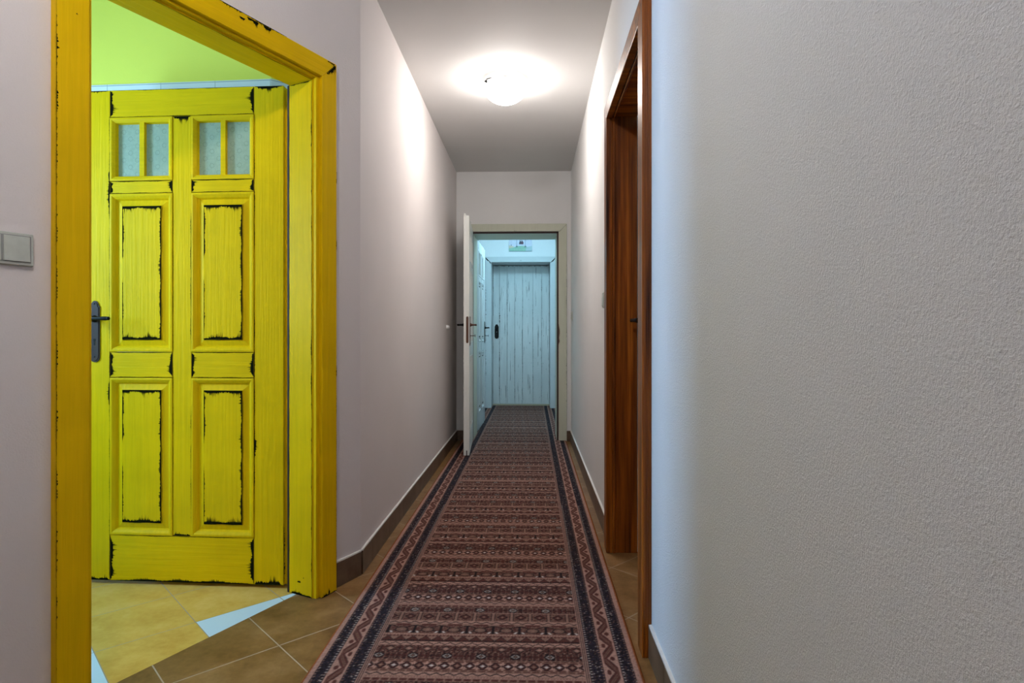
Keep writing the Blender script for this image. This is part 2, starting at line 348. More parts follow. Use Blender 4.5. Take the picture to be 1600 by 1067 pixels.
# ------------------------------------------------------------------ panelled door leaf (hinge at local x=0, face at y=0 looking +y)
LW, LH, LT, Z0 = .855, 2.022, .042, .014
STL = (0, .122, .385, .464, .732, LW)
def rings(m, x0, x1, z0, z1, prof, front=True, fill=True, mi=0):
    loops = []
    for ins, dep in prof:
        y = dep if front else -LT-dep
        loops.append([(x0+ins, y, z0+ins), (x1-ins, y, z0+ins), (x1-ins, y, z1-ins), (x0+ins, y, z1-ins)])
    v = [p for l in loops for p in l]; f = []
    for k in range(len(loops)-1):
        for j in range(4):
            a, b = k*4+j, k*4+(j+1) % 4; q = (b, a, a+4, b+4)
            f.append(q if front else q[::-1])
    if fill:
        k = (len(loops)-1)*4; q = (k+3, k+2, k+1, k); f.append(q if front else q[::-1])
    m.add(v, f, mi)
MOULD = [(0.0006, -.001), (.001, .003), (.008, .004), (.012, .002), (.020, -.004), (.024, -.010)]
RAISE = [(.026, -.013), (.045, -.008), (.050, -.0055), (.0505, -.003)]
X, Y, Z = (1, 0, 0), (0, 1, 0), (0, 0, 1); nX, nZ = (-1, 0, 0), (0, 0, -1)
def door_leaf(name, loc, rz, mv, mh, label, wear=1.0, pane_mat=None, hbar=True):
    e = empty(name, loc, rz); tag(e, label, 'door', 'structure')
    c = wear
    def stile(x0, x1, z0=Z0, z1=LH, nm='stile', w=()):
        m = MB(); m.box((x0, -LT, z0), (x1, 0, z1))
        if c:
            for a in w: m.comb(*a[0], **a[1])
        return m.build(nm, [mv, M_wear_gap], e, .0015)
    H = LH-Z0
    def K(p, u, v, L, w, amp, nrm=Y, **k): return ((p, u, v, L, w*c, amp*c, nrm), k)
    stile(STL[0]+.0004, STL[1]-.0004, w=[K((.004, 0, Z0+.001), X, Z, .115, .007, .016), K((.004, 0, LH-.001), X, nZ, .115, .006, .012), K((.0, -.002, Z0), Z, (0, -1, 0), .25, .002, .012, nX),
          K((.1215, 0, .3), Z, nX, .9, .0012, .002), K((.1215, 0, .52), Z, nX, .09, .004, .006), K((.1215, 0, 1.3), Z, nX, .5, .001, .002)])
    stile(STL[4]+.0004, LW-.0004, w=[K((STL[4]+.0006, 0, Z0), Z, X, 1.9, .0012, .001, taper=False), K((STL[4]+.0006, 0, 1.50), Z, X, .2, .004, .006), K((STL[4]+.0006, 0, .72), Z, X, .12, .004, .006),
          K((STL[4], 0, Z0+.001), X, Z, .12, .006, .01), K((STL[4], 0, LH-.001), X, nZ, .12, .002, .004), K((LW-.03, 0, 1.75), Z, X, .12, .0008, .002, dens=.6)])
    stile(STL[2]+.0004, STL[3]-.0004, .2025, 1.9095, 'mullion', w=[K((STL[2]+.002, 0, 1.909), X, nZ, .076, .006, .014), K((STL[2]+.002, 0, .2035), X, Z, .076, .004, .008),
          K((STL[2]+.0004, 0, .95), Z, X, .6, .0015, .002), K((STL[2]+.0004, 0, .25), Z, X, .5, .001, .0015), K((STL[3]-.0006, 0, .25), Z, nX, 1.4, .0008, .001)])
    def rail(x0, x1, z0, z1, big, w=()):
        m = MB(); m.box((x0+.0006, -LT, z0+.0004), (x1-.0006, 0, z1-.0004)); h = z1-z0
        if c:
            m.comb((x0+.001, 0, z0+.002), Z, X, h-.004, .008*c, .010*c*big, Y); m.comb((x1-.001, 0, z0+.002), Z, nX, h-.004, .007*c, .010*c*big, Y)
            m.comb((x0, 0, z0+.0008), X, Z, x1-x0, .001*c, .001*c, Y, taper=False); m.comb((x0, 0, z1-.0008), X, nZ, x1-x0, .001*c, .001*c, Y)  # thin full-length strips paint the dark gaps at the rail joints
            for a in w: m.comb(*a[0], **a[1])
        return m.build('rail', [mh, M_wear_gap], e, .0015)
    rail(STL[1], STL[4], 1.910, LH, 1.2); rail(STL[1], STL[4], Z0, .202, 1.2, [K((STL[1], 0, Z0+.001), X, Z, .6, .004, .005)])
    for a, b in ((1, 2), (3, 4)):
        rail(STL[a], STL[b], 1.598, 1.649, .8); rail(STL[a], STL[b], .846, .950, .8)
        for z0, z1 in ((.2025, .8455), (.9505, 1.5975)):
            m = MB(); x0, x1 = STL[a], STL[b]
            rings(m, x0, x1, z0, z1, MOULD+RAISE); rings(m, x0, x1, z0, z1, MOULD+RAISE, False)
            m.box((x0+.001, -LT+.003, z0+.001), (x1-.001, -LT+.012, z0+.01))
            if c:
                i = .0505; y = -.003; w_, h_ = x1-x0-2*i, z1-z0-2*i
                m.comb((x0+i, y, z0+i), X, Z, w_, .006*c, .013*c, Y, taper=False, step=.0026); m.comb((x0+i, y, z1-i), X, nZ, w_, .006*c, .012*c, Y, taper=False, step=.0026)
                m.comb((x0+i, y, z0+i), Z, X, h_, .0035*c, .005*c, Y, taper=False, step=.006); m.comb((x1-i, y, z0+i), Z, nX, h_*.45, .0015*c, .003*c, Y, step=.006); m.comb((x1-i, y, z0+i+h_*.6), Z, nX, h_*.4, .003*c, .004*c, Y, step=.006)
                m.comb((x0+i, -.0055, z0+i), X, nZ, w_, .0012*c, .001, Y, taper=False); m.comb((x0+i, -.0055, z0+i), Z, nX, h_, .0012*c, .001, Y, taper=False)
            m.build('panel', [mv, M_wear_gap], e)
        # glazed light: moulded sash with a muntin and two panes
        x0, x1, z0, z1 = STL[a], STL[b], 1.6495, 1.9095; xm = (x0+x1)/2
        m = MB(); rings(m, x0, x1, z0, z1, MOULD[:-1]+[(.024, -.021)], True, False); rings(m, x0, x1, z0, z1, MOULD[:-1]+[(.024, -.021)], False, False)
        m.box((xm-.010, -.034, z0+.02), (xm+.010, -.003, z1-.02)); sash = m.build('sash', [mh, M_wear_gap], e)
        for q0, q1 in ((x0+.02, xm-.009), (xm+.009, x1-.02)):
            m = MB(); m.box((q0, -.0225, z0+.022), (q1, -.0185, z1-.022)); m.build('pane', pane_mat or M_glass, sash)
    return e

def plate_outline(cx, cz, w, h, n=10):
    pts = []; r = w*.36
    for k in range(n+1): t = math.pi*k/n; pts.append((cx+r*math.cos(t), cz+h/2-r+r*math.sin(t)))
    pts += [(cx-r-.001, cz+h/2-r-.004), (cx-w/2, cz+h/2-r-.008), (cx-w/2, cz-h/2+w/2)]
    for k in range(n+1): t = math.pi+math.pi*k/n; pts.append((cx+w/2*math.cos(t), cz-h/2+w/2+w/2*math.sin(t)))
    pts += [(cx+w/2, cz+h/2-r-.008), (cx+r+.001, cz+h/2-r-.004)]
    return pts
def handle(parent, side, ax, az, mt, key=False, lever=.125, plate_h=.252, neck=.05, mt2=None):
    """side=+1 on the face y=0, -1 on the far face; the lever points to the hinge"""
    y0 = .0006 if side > 0 else -LT-.0006; s = side
    m = MB(); m.prism_xz(plate_outline(ax, az, .042, plate_h), y0, y0+s*.0035)
    inner = [(ax+(x-ax)*.80, az+(z-az)*.955) for x, z in plate_outline(ax, az, .042, plate_h)]
    m.prism_xz(inner, y0+s*.0035, y0+s*.0055); zk = az-.04
    pl = m.build('handle_plate', mt, parent, .0008)
    if s < 0: pass
    m = MB(); yk = y0+s*.0060
    m.tube([(ax, yk-s*.001, zk+.006), (ax, yk+s*.0006, zk+.006)], .0052, 12); m.box((ax-.0032, yk-s*.001, zk-.016), (ax+.0032, yk+s*.0006, zk+.006)); m.build('keyhole', M_black, pl)
    for zz in (az+plate_h/2-.012, az-plate_h/2+.022):
        m = MB(); m.ball((ax, yk, zz), .0032, sq=(1, .4, 1)); m.build('screw', M_black, pl)
    zl = az+.052; yl = y0+s*(.006+neck)
    m = MB(); m.tube([(ax, y0+s*.004, zl), (ax, y0+s*.010, zl), (ax, y0+s*.022, zl), (ax, yl, zl)], [.0150, .0140, .0085, .0065]); m.ball((ax, yl, zl), .0085)
    m.tube([(ax, yl, zl), (ax-.018, yl+s*.001, zl), (ax-.05, yl+s*.002, zl), (ax-lever*.9, yl, zl), (ax-lever, yl, zl)], [.0062, .0075, .0068, .0085, .0065]); m.ball((ax-lever, yl, zl), .0078)
    m.build('lever', mt2 or M_black, pl)
    if key:
        m = MB(); m.tube([(ax, y0+s*.003, zk), (ax, y0+s*.040, zk)], .0030, 10)
        m.tube([(ax+.010*math.sin(t), y0+s*.045, zk+.010*math.cos(t)) for t in [2*math.pi*k/14 for k in range(15)]], .0025, 8, caps=False)
        m.build('key', mt2 or M_black, pl)
    return pl
def lock_forend(parent, z, mt):
    m = MB(); n = 8; pts = []
    yc = -LT*.40; w = .010; hh = .112
    for k in range(n+1): t = math.pi*k/n; pts.append((yc+w*math.cos(t), z+hh-w+w*math.sin(t)))
    for k in range(n+1): t = math.pi+math.pi*k/n; pts.append((yc+w*math.cos(t), z-hh+w+w*math.sin(t)))
    k = len(pts); x0, x1 = LW-.0005, LW+.0015
    m.add([(x0, a, b) for a, b in pts]+[(x1, a, b) for a, b in pts], [tuple(range(k)), tuple(range(2*k-1, k-1, -1))]+[((i+1) % k, i, k+i, k+(i+1) % k) for i in range(k)])
    m.box((x1-.0005, yc-.005, z+.01), (x1+.006, yc+.005, z+.03)); return m.build('lock_forend', mt, parent)

# ------------------------------------------------------------------ door frames
def yellow_frame():
    e = empty('trim_1', (O[0], O[1], 0), math.atan2(E_[1], E_[0]))      # local x = along the wall, y = out to the hall
    tag(e, 'yellow painted door frame with dark worn edges in the slanting wall', 'door frame', 'structure')
    P = .027; a0, a1, b0, b1, zt, zi = .170, .250, 1.086, 1.166, 2.098, 2.022
    jf, jn, jz = .270, 1.070, 2.008                # jamb faces
    def cas(x0, x1, inner, side):
        m = MB()
        # front face mitred at the head
        xi, xo = (x1, x0) if inner > 0 else (x0, x1)
        m.add([(xo, 0.0005, 0), (xi, .0005, 0), (xi, .0005, zi), (xo, .0005, zt), (xo, P, 0), (xi, P, 0), (xi, P, zi), (xo, P, zt)],
              [(0, 1, 2, 3), (7, 6, 5, 4), (0, 4, 5, 1), (1, 5, 6, 2), (2, 6, 7, 3), (3, 7, 4, 0)] if inner > 0 else [(3, 2, 1, 0), (4, 5, 6, 7), (1, 5, 4, 0), (2, 6, 5, 1), (3, 7, 6, 2), (0, 4, 7, 3)])
        return m, xi, xo
    m, xi, xo = cas(a0, a1, 1, 0)
    m.comb((xo, P, .001), X, Z, .08, .004, .012, Y); m.comb((xo+.035, P, .005), X, Z, .012, .02, .02, Y); m.comb((xo, P-.001, .0), Z, X, .9, .0008, .001, Y)
    for k in range(7):    # worn mitre
        t = k/7; m.comb((xo+.006+t*.045, P, zt-.010-t*.048), X, nZ, .011, .020*(1-t)+.003, .012*(1-t), Y, taper=False)
    for zz in (.85, 1.35, 1.62): m.comb((xo+.0003, P, zz), Z, X, .05, .002, .003, Y)
    m.build('casing', [M_yv, M_wear_gap], e, .003)
    m, xi, xo = cas(b0, b1, -1, 0)
    m.comb((xo-.0005, P, .1), Z, nX, 1.9, .0010, .0035, Y, step=.008); m.comb((xo-.0005, P, 1.5), Z, nX, .3, .0015, .006, Y, step=.008); m.comb((xo, P-.0008, 0.1), Z, (0, -1, 0), 1.9, .001, .001, X)
    m.comb((xi+.028, P, 1.852), X, Z, .006, .003, .003, Y); m.build('casing', [M_yv, M_wear_gap], e, .003)
    m = MB()
    m.add([(a0, .0005, zt), (a1, .0005, zi), (b0, .0005, zi), (b1, .0005, zt), (a0, P, zt), (a1, P, zi), (b0, P, zi), (b1, P, zt)],
          [(3, 2, 1, 0)[::-1], (4, 5, 6, 7)[::-1], (0, 1, 5, 4)[::-1], (1, 2, 6, 5)[::-1], (2, 3, 7, 6)[::-1], (3, 0, 4, 7)[::-1]])
    m.comb((.42, P, zt-.0005), X, nZ, .30, .003, .007, Y); m.comb((.545, P, zt-.006), X, nZ, .05, .012, .012, Y); m.comb((.60, P, zt-.018), X, nZ, .025, .007, .010, Y); m.comb((.49, P, zt-.004), X, nZ, .04, .010, .010, Y); m.comb((a0+.01, P, zt-.004), X, nZ, .04, .004, .010, Y); m.comb((a1, P, zi+.0005), X, Z, .8, .0006, .0006, Y)
    m.build('head_casing', [M_yh, M_wear_gap], e, .003)
    # jambs with a bead at the hall side
    for nm, x0, x1, sx, fx in (('jamb', .262, jf, 1, jf), ('jamb', jn, 1.078, -1, jn)):
        m = MB(); m.box((x0, -WT-.004, 0), (x1, -.004, jz)); bx0, bx1 = sorted((fx, fx-sx*.012))
        bb0, bb1 = (a1, fx-.004) if sx > 0 else (fx+.004, b0)
        m.box((bb0, -.006, 0), (bb1, .012, zi-.006))
        if sx > 0:
            m.comb((fx, -.006, 0), Z, (0, -1, 0), jz, .0024, .0018, X, step=.02, taper=False); m.comb((fx, -.006, .7), Z, (0, -1, 0), .4, .004, .003, X); m.comb((fx, -.006, 1.75), Z, (0, -1, 0), .12, .004, .003, X)
            m.comb((fx, -WT, .001), (0, 1, 0), Z, .12, .008, .010, X); m.comb((fx, -WT, jz-.002), (0, 1, 0), nZ, .12, .003, .004, X); m.comb((fx, -.085, .05), (0, 1, 0), Z, .02, .004, .01, X); m.comb((fx, -.055, .07), (0, 1, 0), Z, .008, .003, .006, X)
            m.comb((fx, -WT-.003, 0), Z, (0, 1, 0), jz, .0018, .0006, X, step=.02, taper=False)
        m.build(nm, [M_yv, M_wear_gap], e, .0015)
    m = MB(); m.box((.262, -WT-.004, jz), (1.078, -.004, jz+.010)); m.box((a1, -.006, zi-.008), (b0, .012, zi))
    m.comb((jf, -.006, jz), X, (0, -1, 0), .8, .002, .001, nZ, taper=False); m.build('head_jamb', [M_yh, M_wear_gap], e, .0015)
    m = MB(); m.box((jf-.007, -WT-.014, 0), (jf-.001, -WT-.004, jz)); m.build('seal_and_gap_shade', M_gasket_gap, e)  # dark strip painting the shade in the gap between leaf and jamb
    return e
yellow_frame()
D1 = door_leaf('door_1', (-.997, 2.403, 0), R(177.9), M_yv, M_yh, 'open yellow panelled door with black worn edges and four small glass panes', wear=1.7)
handle(D1, 1, .795, 1.034, M_bronze, lever=.098); handle(D1, -1, .795, 1.034, M_bronze); lock_forend(D1, 1.03, M_brownmetal)
m = MB()
m.box((-.016, -LT+.002, Z0), (.0, -.016, LH-.012)); m.comb((-.0162, -.03, Z0+.1), Z, (0, 1, 0), .2, .003, .004, nX); m.build('hinge_rebate', [M_yv, M_wear_gap], D1)
for z in (.28, 1.72):
    m = MB(); m.tube([(-.024, -.030, z-.045), (-.024, -.030, z+.045)], .007); m.ball((-.024, -.030, z+.048), .008); m.build('hinge', M_brownmetal, D1)

# brown varnished frame in the right wall (local x runs +Y, y looks to -X)
def side_frame(name, y0, mats, label, W_=.849, depth=.115, zi=2.035, zt=2.108, cw=.08, P=.030):
    e = empty(name, (XR, y0, 0), R(90)); tag(e, label, 'door frame', 'structure')
    mv, mh = mats
    for x0, x1, inn in ((-cw+.006, 0.006, 1), (W_, W_+cw, -1)):
        xi, xo = (x1, x0) if inn > 0 else (x0, x1); m = MB()
        f = [(0, 1, 2, 3), (7, 6, 5, 4), (0, 4, 5, 1), (1, 5, 6, 2), (2, 6, 7, 3), (3, 7, 4, 0)]
        if inn < 0: f = [q[::-1] for q in f]
        m.add([(xo, .0005, 0), (xi, .0005, 0), (xi, .0005, zi), (xo, .0005, zt), (xo, P, 0), (xi, P, 0), (xi, P, zi), (xo, P, zt)], f)
        # fluted outer side
        if inn > 0:
            for q in (.006, .014, .022): m.box((xo-.0015, q, .0), (xo+.001, q+.0035, zt-.003))
        m.build('casing', mv, e, .003)
    m = MB(); a0, a1, b0, b1 = -cw+.006, .006, W_, W_+cw
    m.add([(a0, .0005, zt), (a1, .0005, zi), (b0, .0005, zi), (b1, .0005, zt), (a0, P, zt), (a1, P, zi), (b0, P, zi), (b1, P, zt)],
          [(0, 1, 2, 3), (7, 6, 5, 4), (4, 5, 1, 0), (5, 6, 2, 1), (6, 7, 3, 2), (7, 4, 0, 3)])
    m.build('head_casing', mh, e, .003)
    for x0, x1 in ((-.012, .0), (W_+.004, W_+.016)):
        m = MB(); m.box((x0, -depth, 0), (x1, -.012, zi+.008)); bx = (.0, .008) if x0 < 0 else (W_-.004, W_+.004)
        m.tube([(sum(bx)/2+(.004 if x0 > 0 else -.004), -.008, 0), (sum(bx)/2+(.004 if x0 > 0 else -.004), -.008, zi+.004)], .0055, 10); m.box((min(x0, bx[0]), -.012, 0), (max(x1, bx[1]) if x0 > 0 else bx[0]+.001, .0, zi+.006)); m.build('jamb', mv, e, .0015)
    m = MB(); m.box((-.012, -depth, zi+.008), (W_+.016, -.012, zi+.02)); m.tube([(0, -.008, zi+.004), (W_, -.008, zi+.004)], .0055, 10); m.build('head_jamb', mh, e, .0015)
    return e
side_frame('trim_2', 2.0, (M_bv, M_by), 'glossy dark brown wooden door frame standing in the right wall')
D2 = door_leaf('door_2', (XR+.118, 2.001, 0), R(90), M_bv, M_bv, 'closed dark brown door set deep in the brown frame', wear=0)
for ch in [D2]: ch.scale = (.99, 1, 1)
handle(D2, 1, .78, 1.034, M_bronze, lever=.11, neck=.035)

# cream frame at the corridor end (local x = +X, y looks to -Y): rotate by 180 so +y faces the camera
def end_frame(name, y, xl, xr, zi, zt, mv, mh, label, depth, cw=.078, P=.018, gasket=True, wear=.6, zj=None):
    e = empty(name, (0, y, 0), R(180)); tag(e, label, 'door frame', 'structure'); zj = zj or zi
    g = .017 if gasket else .0
    a, b = -xr, -xl                                  # local x of opening (mirrored)
    for xi, inn in ((a-g, 1), (b+g, -1)):
        xo = xi-cw*inn; m = MB(); z_i = zi+g; f = [(0, 1, 2, 3), (7, 6, 5, 4), (0, 4, 5, 1), (1, 5, 6, 2), (2, 6, 7, 3), (3, 7, 4, 0)]
        if inn < 0: f = [q[::-1] for q in f]
        m.add([(xo, .0005, 0.001), (xi, .0005, 0.001), (xi, .0005, z_i), (xo, .0005, zt), (xo, P, 0.001), (xi, P, 0.001), (xi, P, z_i), (xo, P, zt)], f)
        m.comb((xo, P, zt-.006), Vector((inn, 0, -1)).normalized(), nZ, cw*1.3, .006*wear**2, .008*wear, Y, taper=False)
        m.comb((xo+inn*.0005, P, .2), Z, (inn, 0, 0), 1.6, .0015*wear, .006*wear, Y, step=.02, dens=.7)
        if gasket and inn > 0: m.comb((xi, P, .93), Z, (-inn, 0, 0), .20, .010, .004, Y, mi=2)
        m.build('casing', [mv, M_wear_gap, M_brownmetal], e, .0015)
    m = MB(); xo0, xi0, xi1, xo1 = a-g-cw, a-g, b+g, b+g+cw
    m.add([(xo0, .0005, zt), (xi0, .0005, zi+g), (xi1, .0005, zi+g), (xo1, .0005, zt), (xo0, P, zt), (xi0, P, zi+g), (xi1, P, zi+g), (xo1, P, zt)], [(0, 1, 2, 3), (7, 6, 5, 4), (4, 5, 1, 0), (5, 6, 2, 1), (6, 7, 3, 2), (7, 4, 0, 3)])
    m.comb(((a+b)/2-.02, P, zi+.02), X, Z, .03, .002, .006, Y); m.build('head_casing', [mh, M_wear_gap], e, .0015)
    if gasket:
        m = MB(); m.box((a-g, -.012, 0), (a-.001, .004, zi+g)); m.box((b+.001, -.012, 0), (b+g, .004, zi+g)); m.box((a-g, -.012, zi+.001), (b+g, .004, zi+g)); m.build('seal_and_gap_shade', M_gasket_gap, e)
    for x0, x1 in ((a-.018, a), (b, b+.018)):
        m = MB(); m.box((x0, -depth, 0.001), (x1, -.012 if gasket else 0, zi)); xf = x1 if x0 < a else x0; s_ = 1 if x0 < a else -1
        m.comb((xf, -.02, .02), Z, (0, -1, 0), 1.9, .002*wear, .003*wear, (s_, 0, 0), step=.03, dens=.6)
        for yy in (-.08, -.2): m.comb((xf, yy, 0), Z, (0, -1, 0), zi, .0015, .0005, (s_, 0, 0), step=.2, taper=False)
        m.build('jamb', [mv, M_wear_gap], e, .001)
    m = MB(); m.box((a-.018, -depth, zi), (b+.018, -.012 if gasket else 0, zi+.018)); m.build('head_jamb', [mh, M_wear_gap], e, .001)
    return e
end_frame('trim_3', YE, -.566, .240, 2.002, 2.092, M_kv, M_kv, 'cream door frame around the opening at the corridor end', YV-YE)
end_frame('trim_4', YD, -.566, .254, 2.038, 2.112, M_wv, M_wh, 'pale worn door frame around the plank door', .355, gasket=False, wear=1.8)

# cream leaf, opened into the corridor: hinge at the left jamb
def slant(p0, p1): return math.atan2(p1[1]-p0[1], p1[0]-p0[0])
hp, fp = (-.569, 5.845), (-.523, 5.058)
D3 = door_leaf('door_3', (hp[0], hp[1], 0), slant(hp, fp), M_cv, M_ch, 'open cream panelled door seen edge on at the corridor end', wear=.55)
D3.scale = (.79/LW, 1, 1)
m = MB(); m.box((0, -LT-.006, Z0), (LW+.001, -LT+.012, LH+.016)); m.build('lip', M_cv, D3, .001)
m = MB(); m.box((LW-.004, -LT*.62, Z0-.001), (LW+.0016, -LT*.42, .055)); m.build('bottom_slot_shade', M_gasket_gap, D3)  # dark box painting the shaded slot at the foot of the leaf edge
handle(D3, 1, .800, 1.055, M_brownmetal, key=True, neck=.045, mt2=M_brownmetal); handle(D3, -1, .800, 1.055, M_brownmetal, neck=.050); lock_forend(D3, 1.065, M_brownmetal)
D4 = door_leaf('door_4', (-.563, 6.235, 0), R(89.2), M_wv, M_wh, 'open pale blue-lit panelled door beyond the cream frame', wear=1.5)
D4.scale = (1, -1, 1)
handle(D4, 1, .800, 1.055, M_black, key=True, neck=.045)
D4.location = (-.563, 6.245, 0)

# plank door at the very end
e = empty('door_5', (0, YD+.350, 0), R(180)); tag(e, 'worn pale plank door with dark streaks at the far end', 'door', 'structure')
x0, x1 = -.254+.002, .566-.002; cuts = [x0, x0+.11, x0+.235, x0+.385, x0+.50, x0+.61, x0+.72, x1]
for a, b in zip(cuts, cuts[1:]):
    m = MB(); m.box((a+.001, -.03, .025), (b-.001, 0, 2.03)); random.seed(int(a*1000)+99)
    for k in range(5):
        z = random.random()*1.7+.05; m.comb((a+.0012, 0, z), Z, X, .06+.25*random.random(), .0010, .005, Y, step=.008, dens=.85)
        z = random.random()*1.7+.05; m.comb((b-.0012, 0, z), Z, nX, .06+.25*random.random(), .0010, .005, Y, step=.008, dens=.85)
    m.comb((a+.002, 0, 2.029), X, nZ, b-a-.004, .004, .02, Y)
    if b > .5:
        for zz, ww in ((1.19, .02), (.62, .03), (.40, .035), (.14, .02)): m.comb((b-.09, 0, zz), Z, nX, .16, .004, ww, Y, step=.012, dens=.8)
    m.build('board', [M_plank, M_wear_gap], e, .003)
m = MB(); px = .510; m.prism_xz(plate_outline(px, 1.075, .060, .21), .001, .006); pl = m.build('handle_plate', M_black, e, .001)
m = MB(); m.tube([(px, .005, 1.11), (px, .030, 1.11)], [.014, .010]); m.ball((px, .038, 1.11), .020); m.build('knob', M_black, pl)
m = MB(); m.ball((px, .0065, 1.068), .006, sq=(1, .3, 1)); m.build('key_cylinder', M_chrome, pl)

m = MB(); m.box((-.254, -.02, .0), (.566, .02, .022)); m.build('threshold_strip', M_threshold, e)

# ------------------------------------------------------------------ ceiling lamps
M_opal = plain('opal_glass_inside', (.75, .75, .75), .4)
M_clip = plain('dull_clip_metal', (.012, .012, .012), .6, 0, .1)
def ceiling_lamp(x, y, col, em, power, label, seen):
    e = empty('ceiling_lamp', (x, y, CH), R(20)); tag(e, label, 'lamp', 'thing')
    m = MB(); m.lathe([(0.0005, -.016), (.045, -.016), (.048, -.012), (.048, 0)]); m.build('mounting_base', M_whiteplastic, e)
    if not seen:        # an opal drum with a closed cap added below to block downward light
        m = MB(); m.lathe([(.112, -.100), (.112, -.018)], n=48); m.build('glass_drum', emis('lit_opal_drum', col, em), e)
        m = MB(); m.lathe([(.0005, -.104), (.116, -.104), (.118, -.098), (.112, -.097), (.0005, -.097)], n=48); m.build('added_blocking_cap', M_whiteplastic, e); return e
    m = MB(); Rr = .134; prof = []
    for k in range(13):
        t = k/12; prof.append((Rr*math.sin(t*math.pi/2)**.95 if k else .0005, -.150+.108*(1-math.cos(t*math.pi/2))))
    inner = [(r*.975, z+.004) for r, z in prof[::-1]]
    m.lathe(prof, n=56); m.lathe([prof[-1]]+inner, n=56, mi=1)
    m.build('glass_shade', [emis('lit_opal_glass', col, em), M_opal], e, smooth=True)
    for k in (218, 30, 124):
        t = R(k-20); c, s = math.cos(t), math.sin(t)
        m = MB(); m.tube([(.045*c, .045*s, -.008), (.11*c, .11*s, -.020), ((Rr+.004)*c, (Rr+.004)*s, -.034), ((Rr+.006)*c, (Rr+.006)*s, -.046), ((Rr-.002)*c, (Rr-.002)*s, -.056)], .0028, 8); m.ball(((Rr+.006)*c, (Rr+.006)*s, -.050), .010); m.build('clip', M_clip, e)
    lamp('bulb', 'POINT', (x, y, CH-.088), power, col, shadow_soft_size=.022)
    return e
for (x, y, c_, em, pw), lb in zip(CEIL_LAMPS, ('lit round opal glass lamp with metal clips on the corridor ceiling', 'opal drum ceiling lamp above the viewpoint', 'cool white round ceiling lamp in the far vestibule')):
    ceiling_lamp(x, y, c_, em, pw, lb, pw > 0)

# ------------------------------------------------------------------ switches, stop, picture
def switch(loc, rz, w, n, label, h=.082):
    e = empty('light_switch', loc, rz); tag(e, label, 'switch', 'thing')
    m = MB(); v = []; d, i = .011, .003
    m.add([(0, .0004, 0), (w, .0004, 0), (w, .0004, h), (0, .0004, h), (i, d, i), (w-i, d, i), (w-i, d, h-i), (i, d, h-i)],
          [(0, 1, 2, 3), (7, 6, 5, 4), (4, 5, 1, 0), (5, 6, 2, 1), (6, 7, 3, 2), (7, 4, 0, 3)]); m.build('frame', M_switch, e, .0012)
    rw = (w-.020-.004*(n-1))/n
    for k in range(n):
        x = .010+k*(rw+.004); m = MB()
        m.add([(x, d-.002, .010), (x+rw, d-.002, .010), (x+rw, d-.002, h-.009), (x, d-.002, h-.009), (x+.001, d+.0045, .011), (x+rw-.001, d+.0045, .011), (x+rw-.001, d+.0015, h-.010), (x+.001, d+.0015, h-.010)],
              [(0, 1, 2, 3), (7, 6, 5, 4), (4, 5, 1, 0), (5, 6, 2, 1), (6, 7, 3, 2), (7, 4, 0, 3)]); m.build('rocker', M_switch, e, .0008)
        m = MB(); m.box((x-.002, d-.001, .009), (x+rw+.002, d+.0004, h-.008)); m.build('gap', M_gap, e)
    return e
p = ST(1.205, 0); switch((p[0], p[1], 1.187), math.atan2(E_[1], E_[0]), .136, 2, 'double off-white rocker switch beside the yellow door frame')
switch((XR, 3.105, 1.160), R(90), .082, 1, 'off-white light switch on the wall just past the brown door frame')
switch((XR, 5.60, 1.158), R(90), .082, 1, 'small off-white light switch near the far right corner of the corridor')
m = MB(); m.lathe([(.0005, .028), (.010, .027), (.016, .020), (.017, .008), (.020, .0)], n=24)
o = m.build('door_stop', M_whiteplastic); o.location = (XL, 5.16, 1.088); o.rotation_euler = (0, R(90), 0); tag(o, 'small round white door stop on the left wall by the open cream door', 'door stop', 'thing')

e = empty('picture', (-.158, YD-.001, 2.186), R(180)); tag(e, 'small painting of two dark figures on a green hill above the plank door', 'picture', 'thing')
m = MB(); w, h = .160, .25; m.box((-w, 0, 0), (w, .014, h), 0)
def P2(pts, mi, k): m.add([(-x, .0145+.0003*k, z) for x, z in pts], [tuple(range(len(pts)))], mi)
P2([(-w, .0), (w, .0), (w, .055), (.10, .062), (.02, .078), (-.04, .074), (-.10, .055), (-w, .045)], 1, 1)
P2([(-w, .040), (-.10, .056), (-.09, .070), (-w, .085)], 2, 2)
P2([(.07, .0), (w, .0), (w, .075), (.08, .060)], 3, 2)
for cx, dx in ((-.052, .006), (.068, .005)): P2([(cx-dx, .055), (cx+dx, .055), (cx+dx*.8, h), (cx-dx*.8, h)], 4, 3); P2([(cx-.016, .055), (cx+.016, .058), (cx+.004, .080), (cx-.004, .08)], 5, 4)
for cx in (.0, .024):
    P2([(cx-.020, .098), (cx+.016, .098), (cx+.018, .125), (cx+.006, .142), (cx-.008, .142), (cx-.019, .122)], 6 if cx == 0 else 7, 5+(cx > 0)); P2([(cx-.006+.007*math.cos(t), .147+.008*math.sin(t)) for t in [k*math.pi/4 for k in range(8)]], 6, 7)
P2([(-.134, .082), (-.120, .082), (-.127, .100)], 6, 4); P2([(-w, 0), (w, 0), (w, .006), (-w, .006)], 5, 8)
m.build('painted_panel', [plain('lilac_paint', (.62, .62, .72)), plain('green_paint', (.26, .46, .34)), plain('sand_paint', (.62, .52, .38)), plain('grey_blue_paint', (.40, .50, .52)), plain('slate_paint', (.36, .38, .50)), plain('dark_green_paint', (.08, .16, .15)), plain('dark_figure_paint', (.03, .03, .06)), plain('dark_plum_paint', (.08, .02, .05))], e)

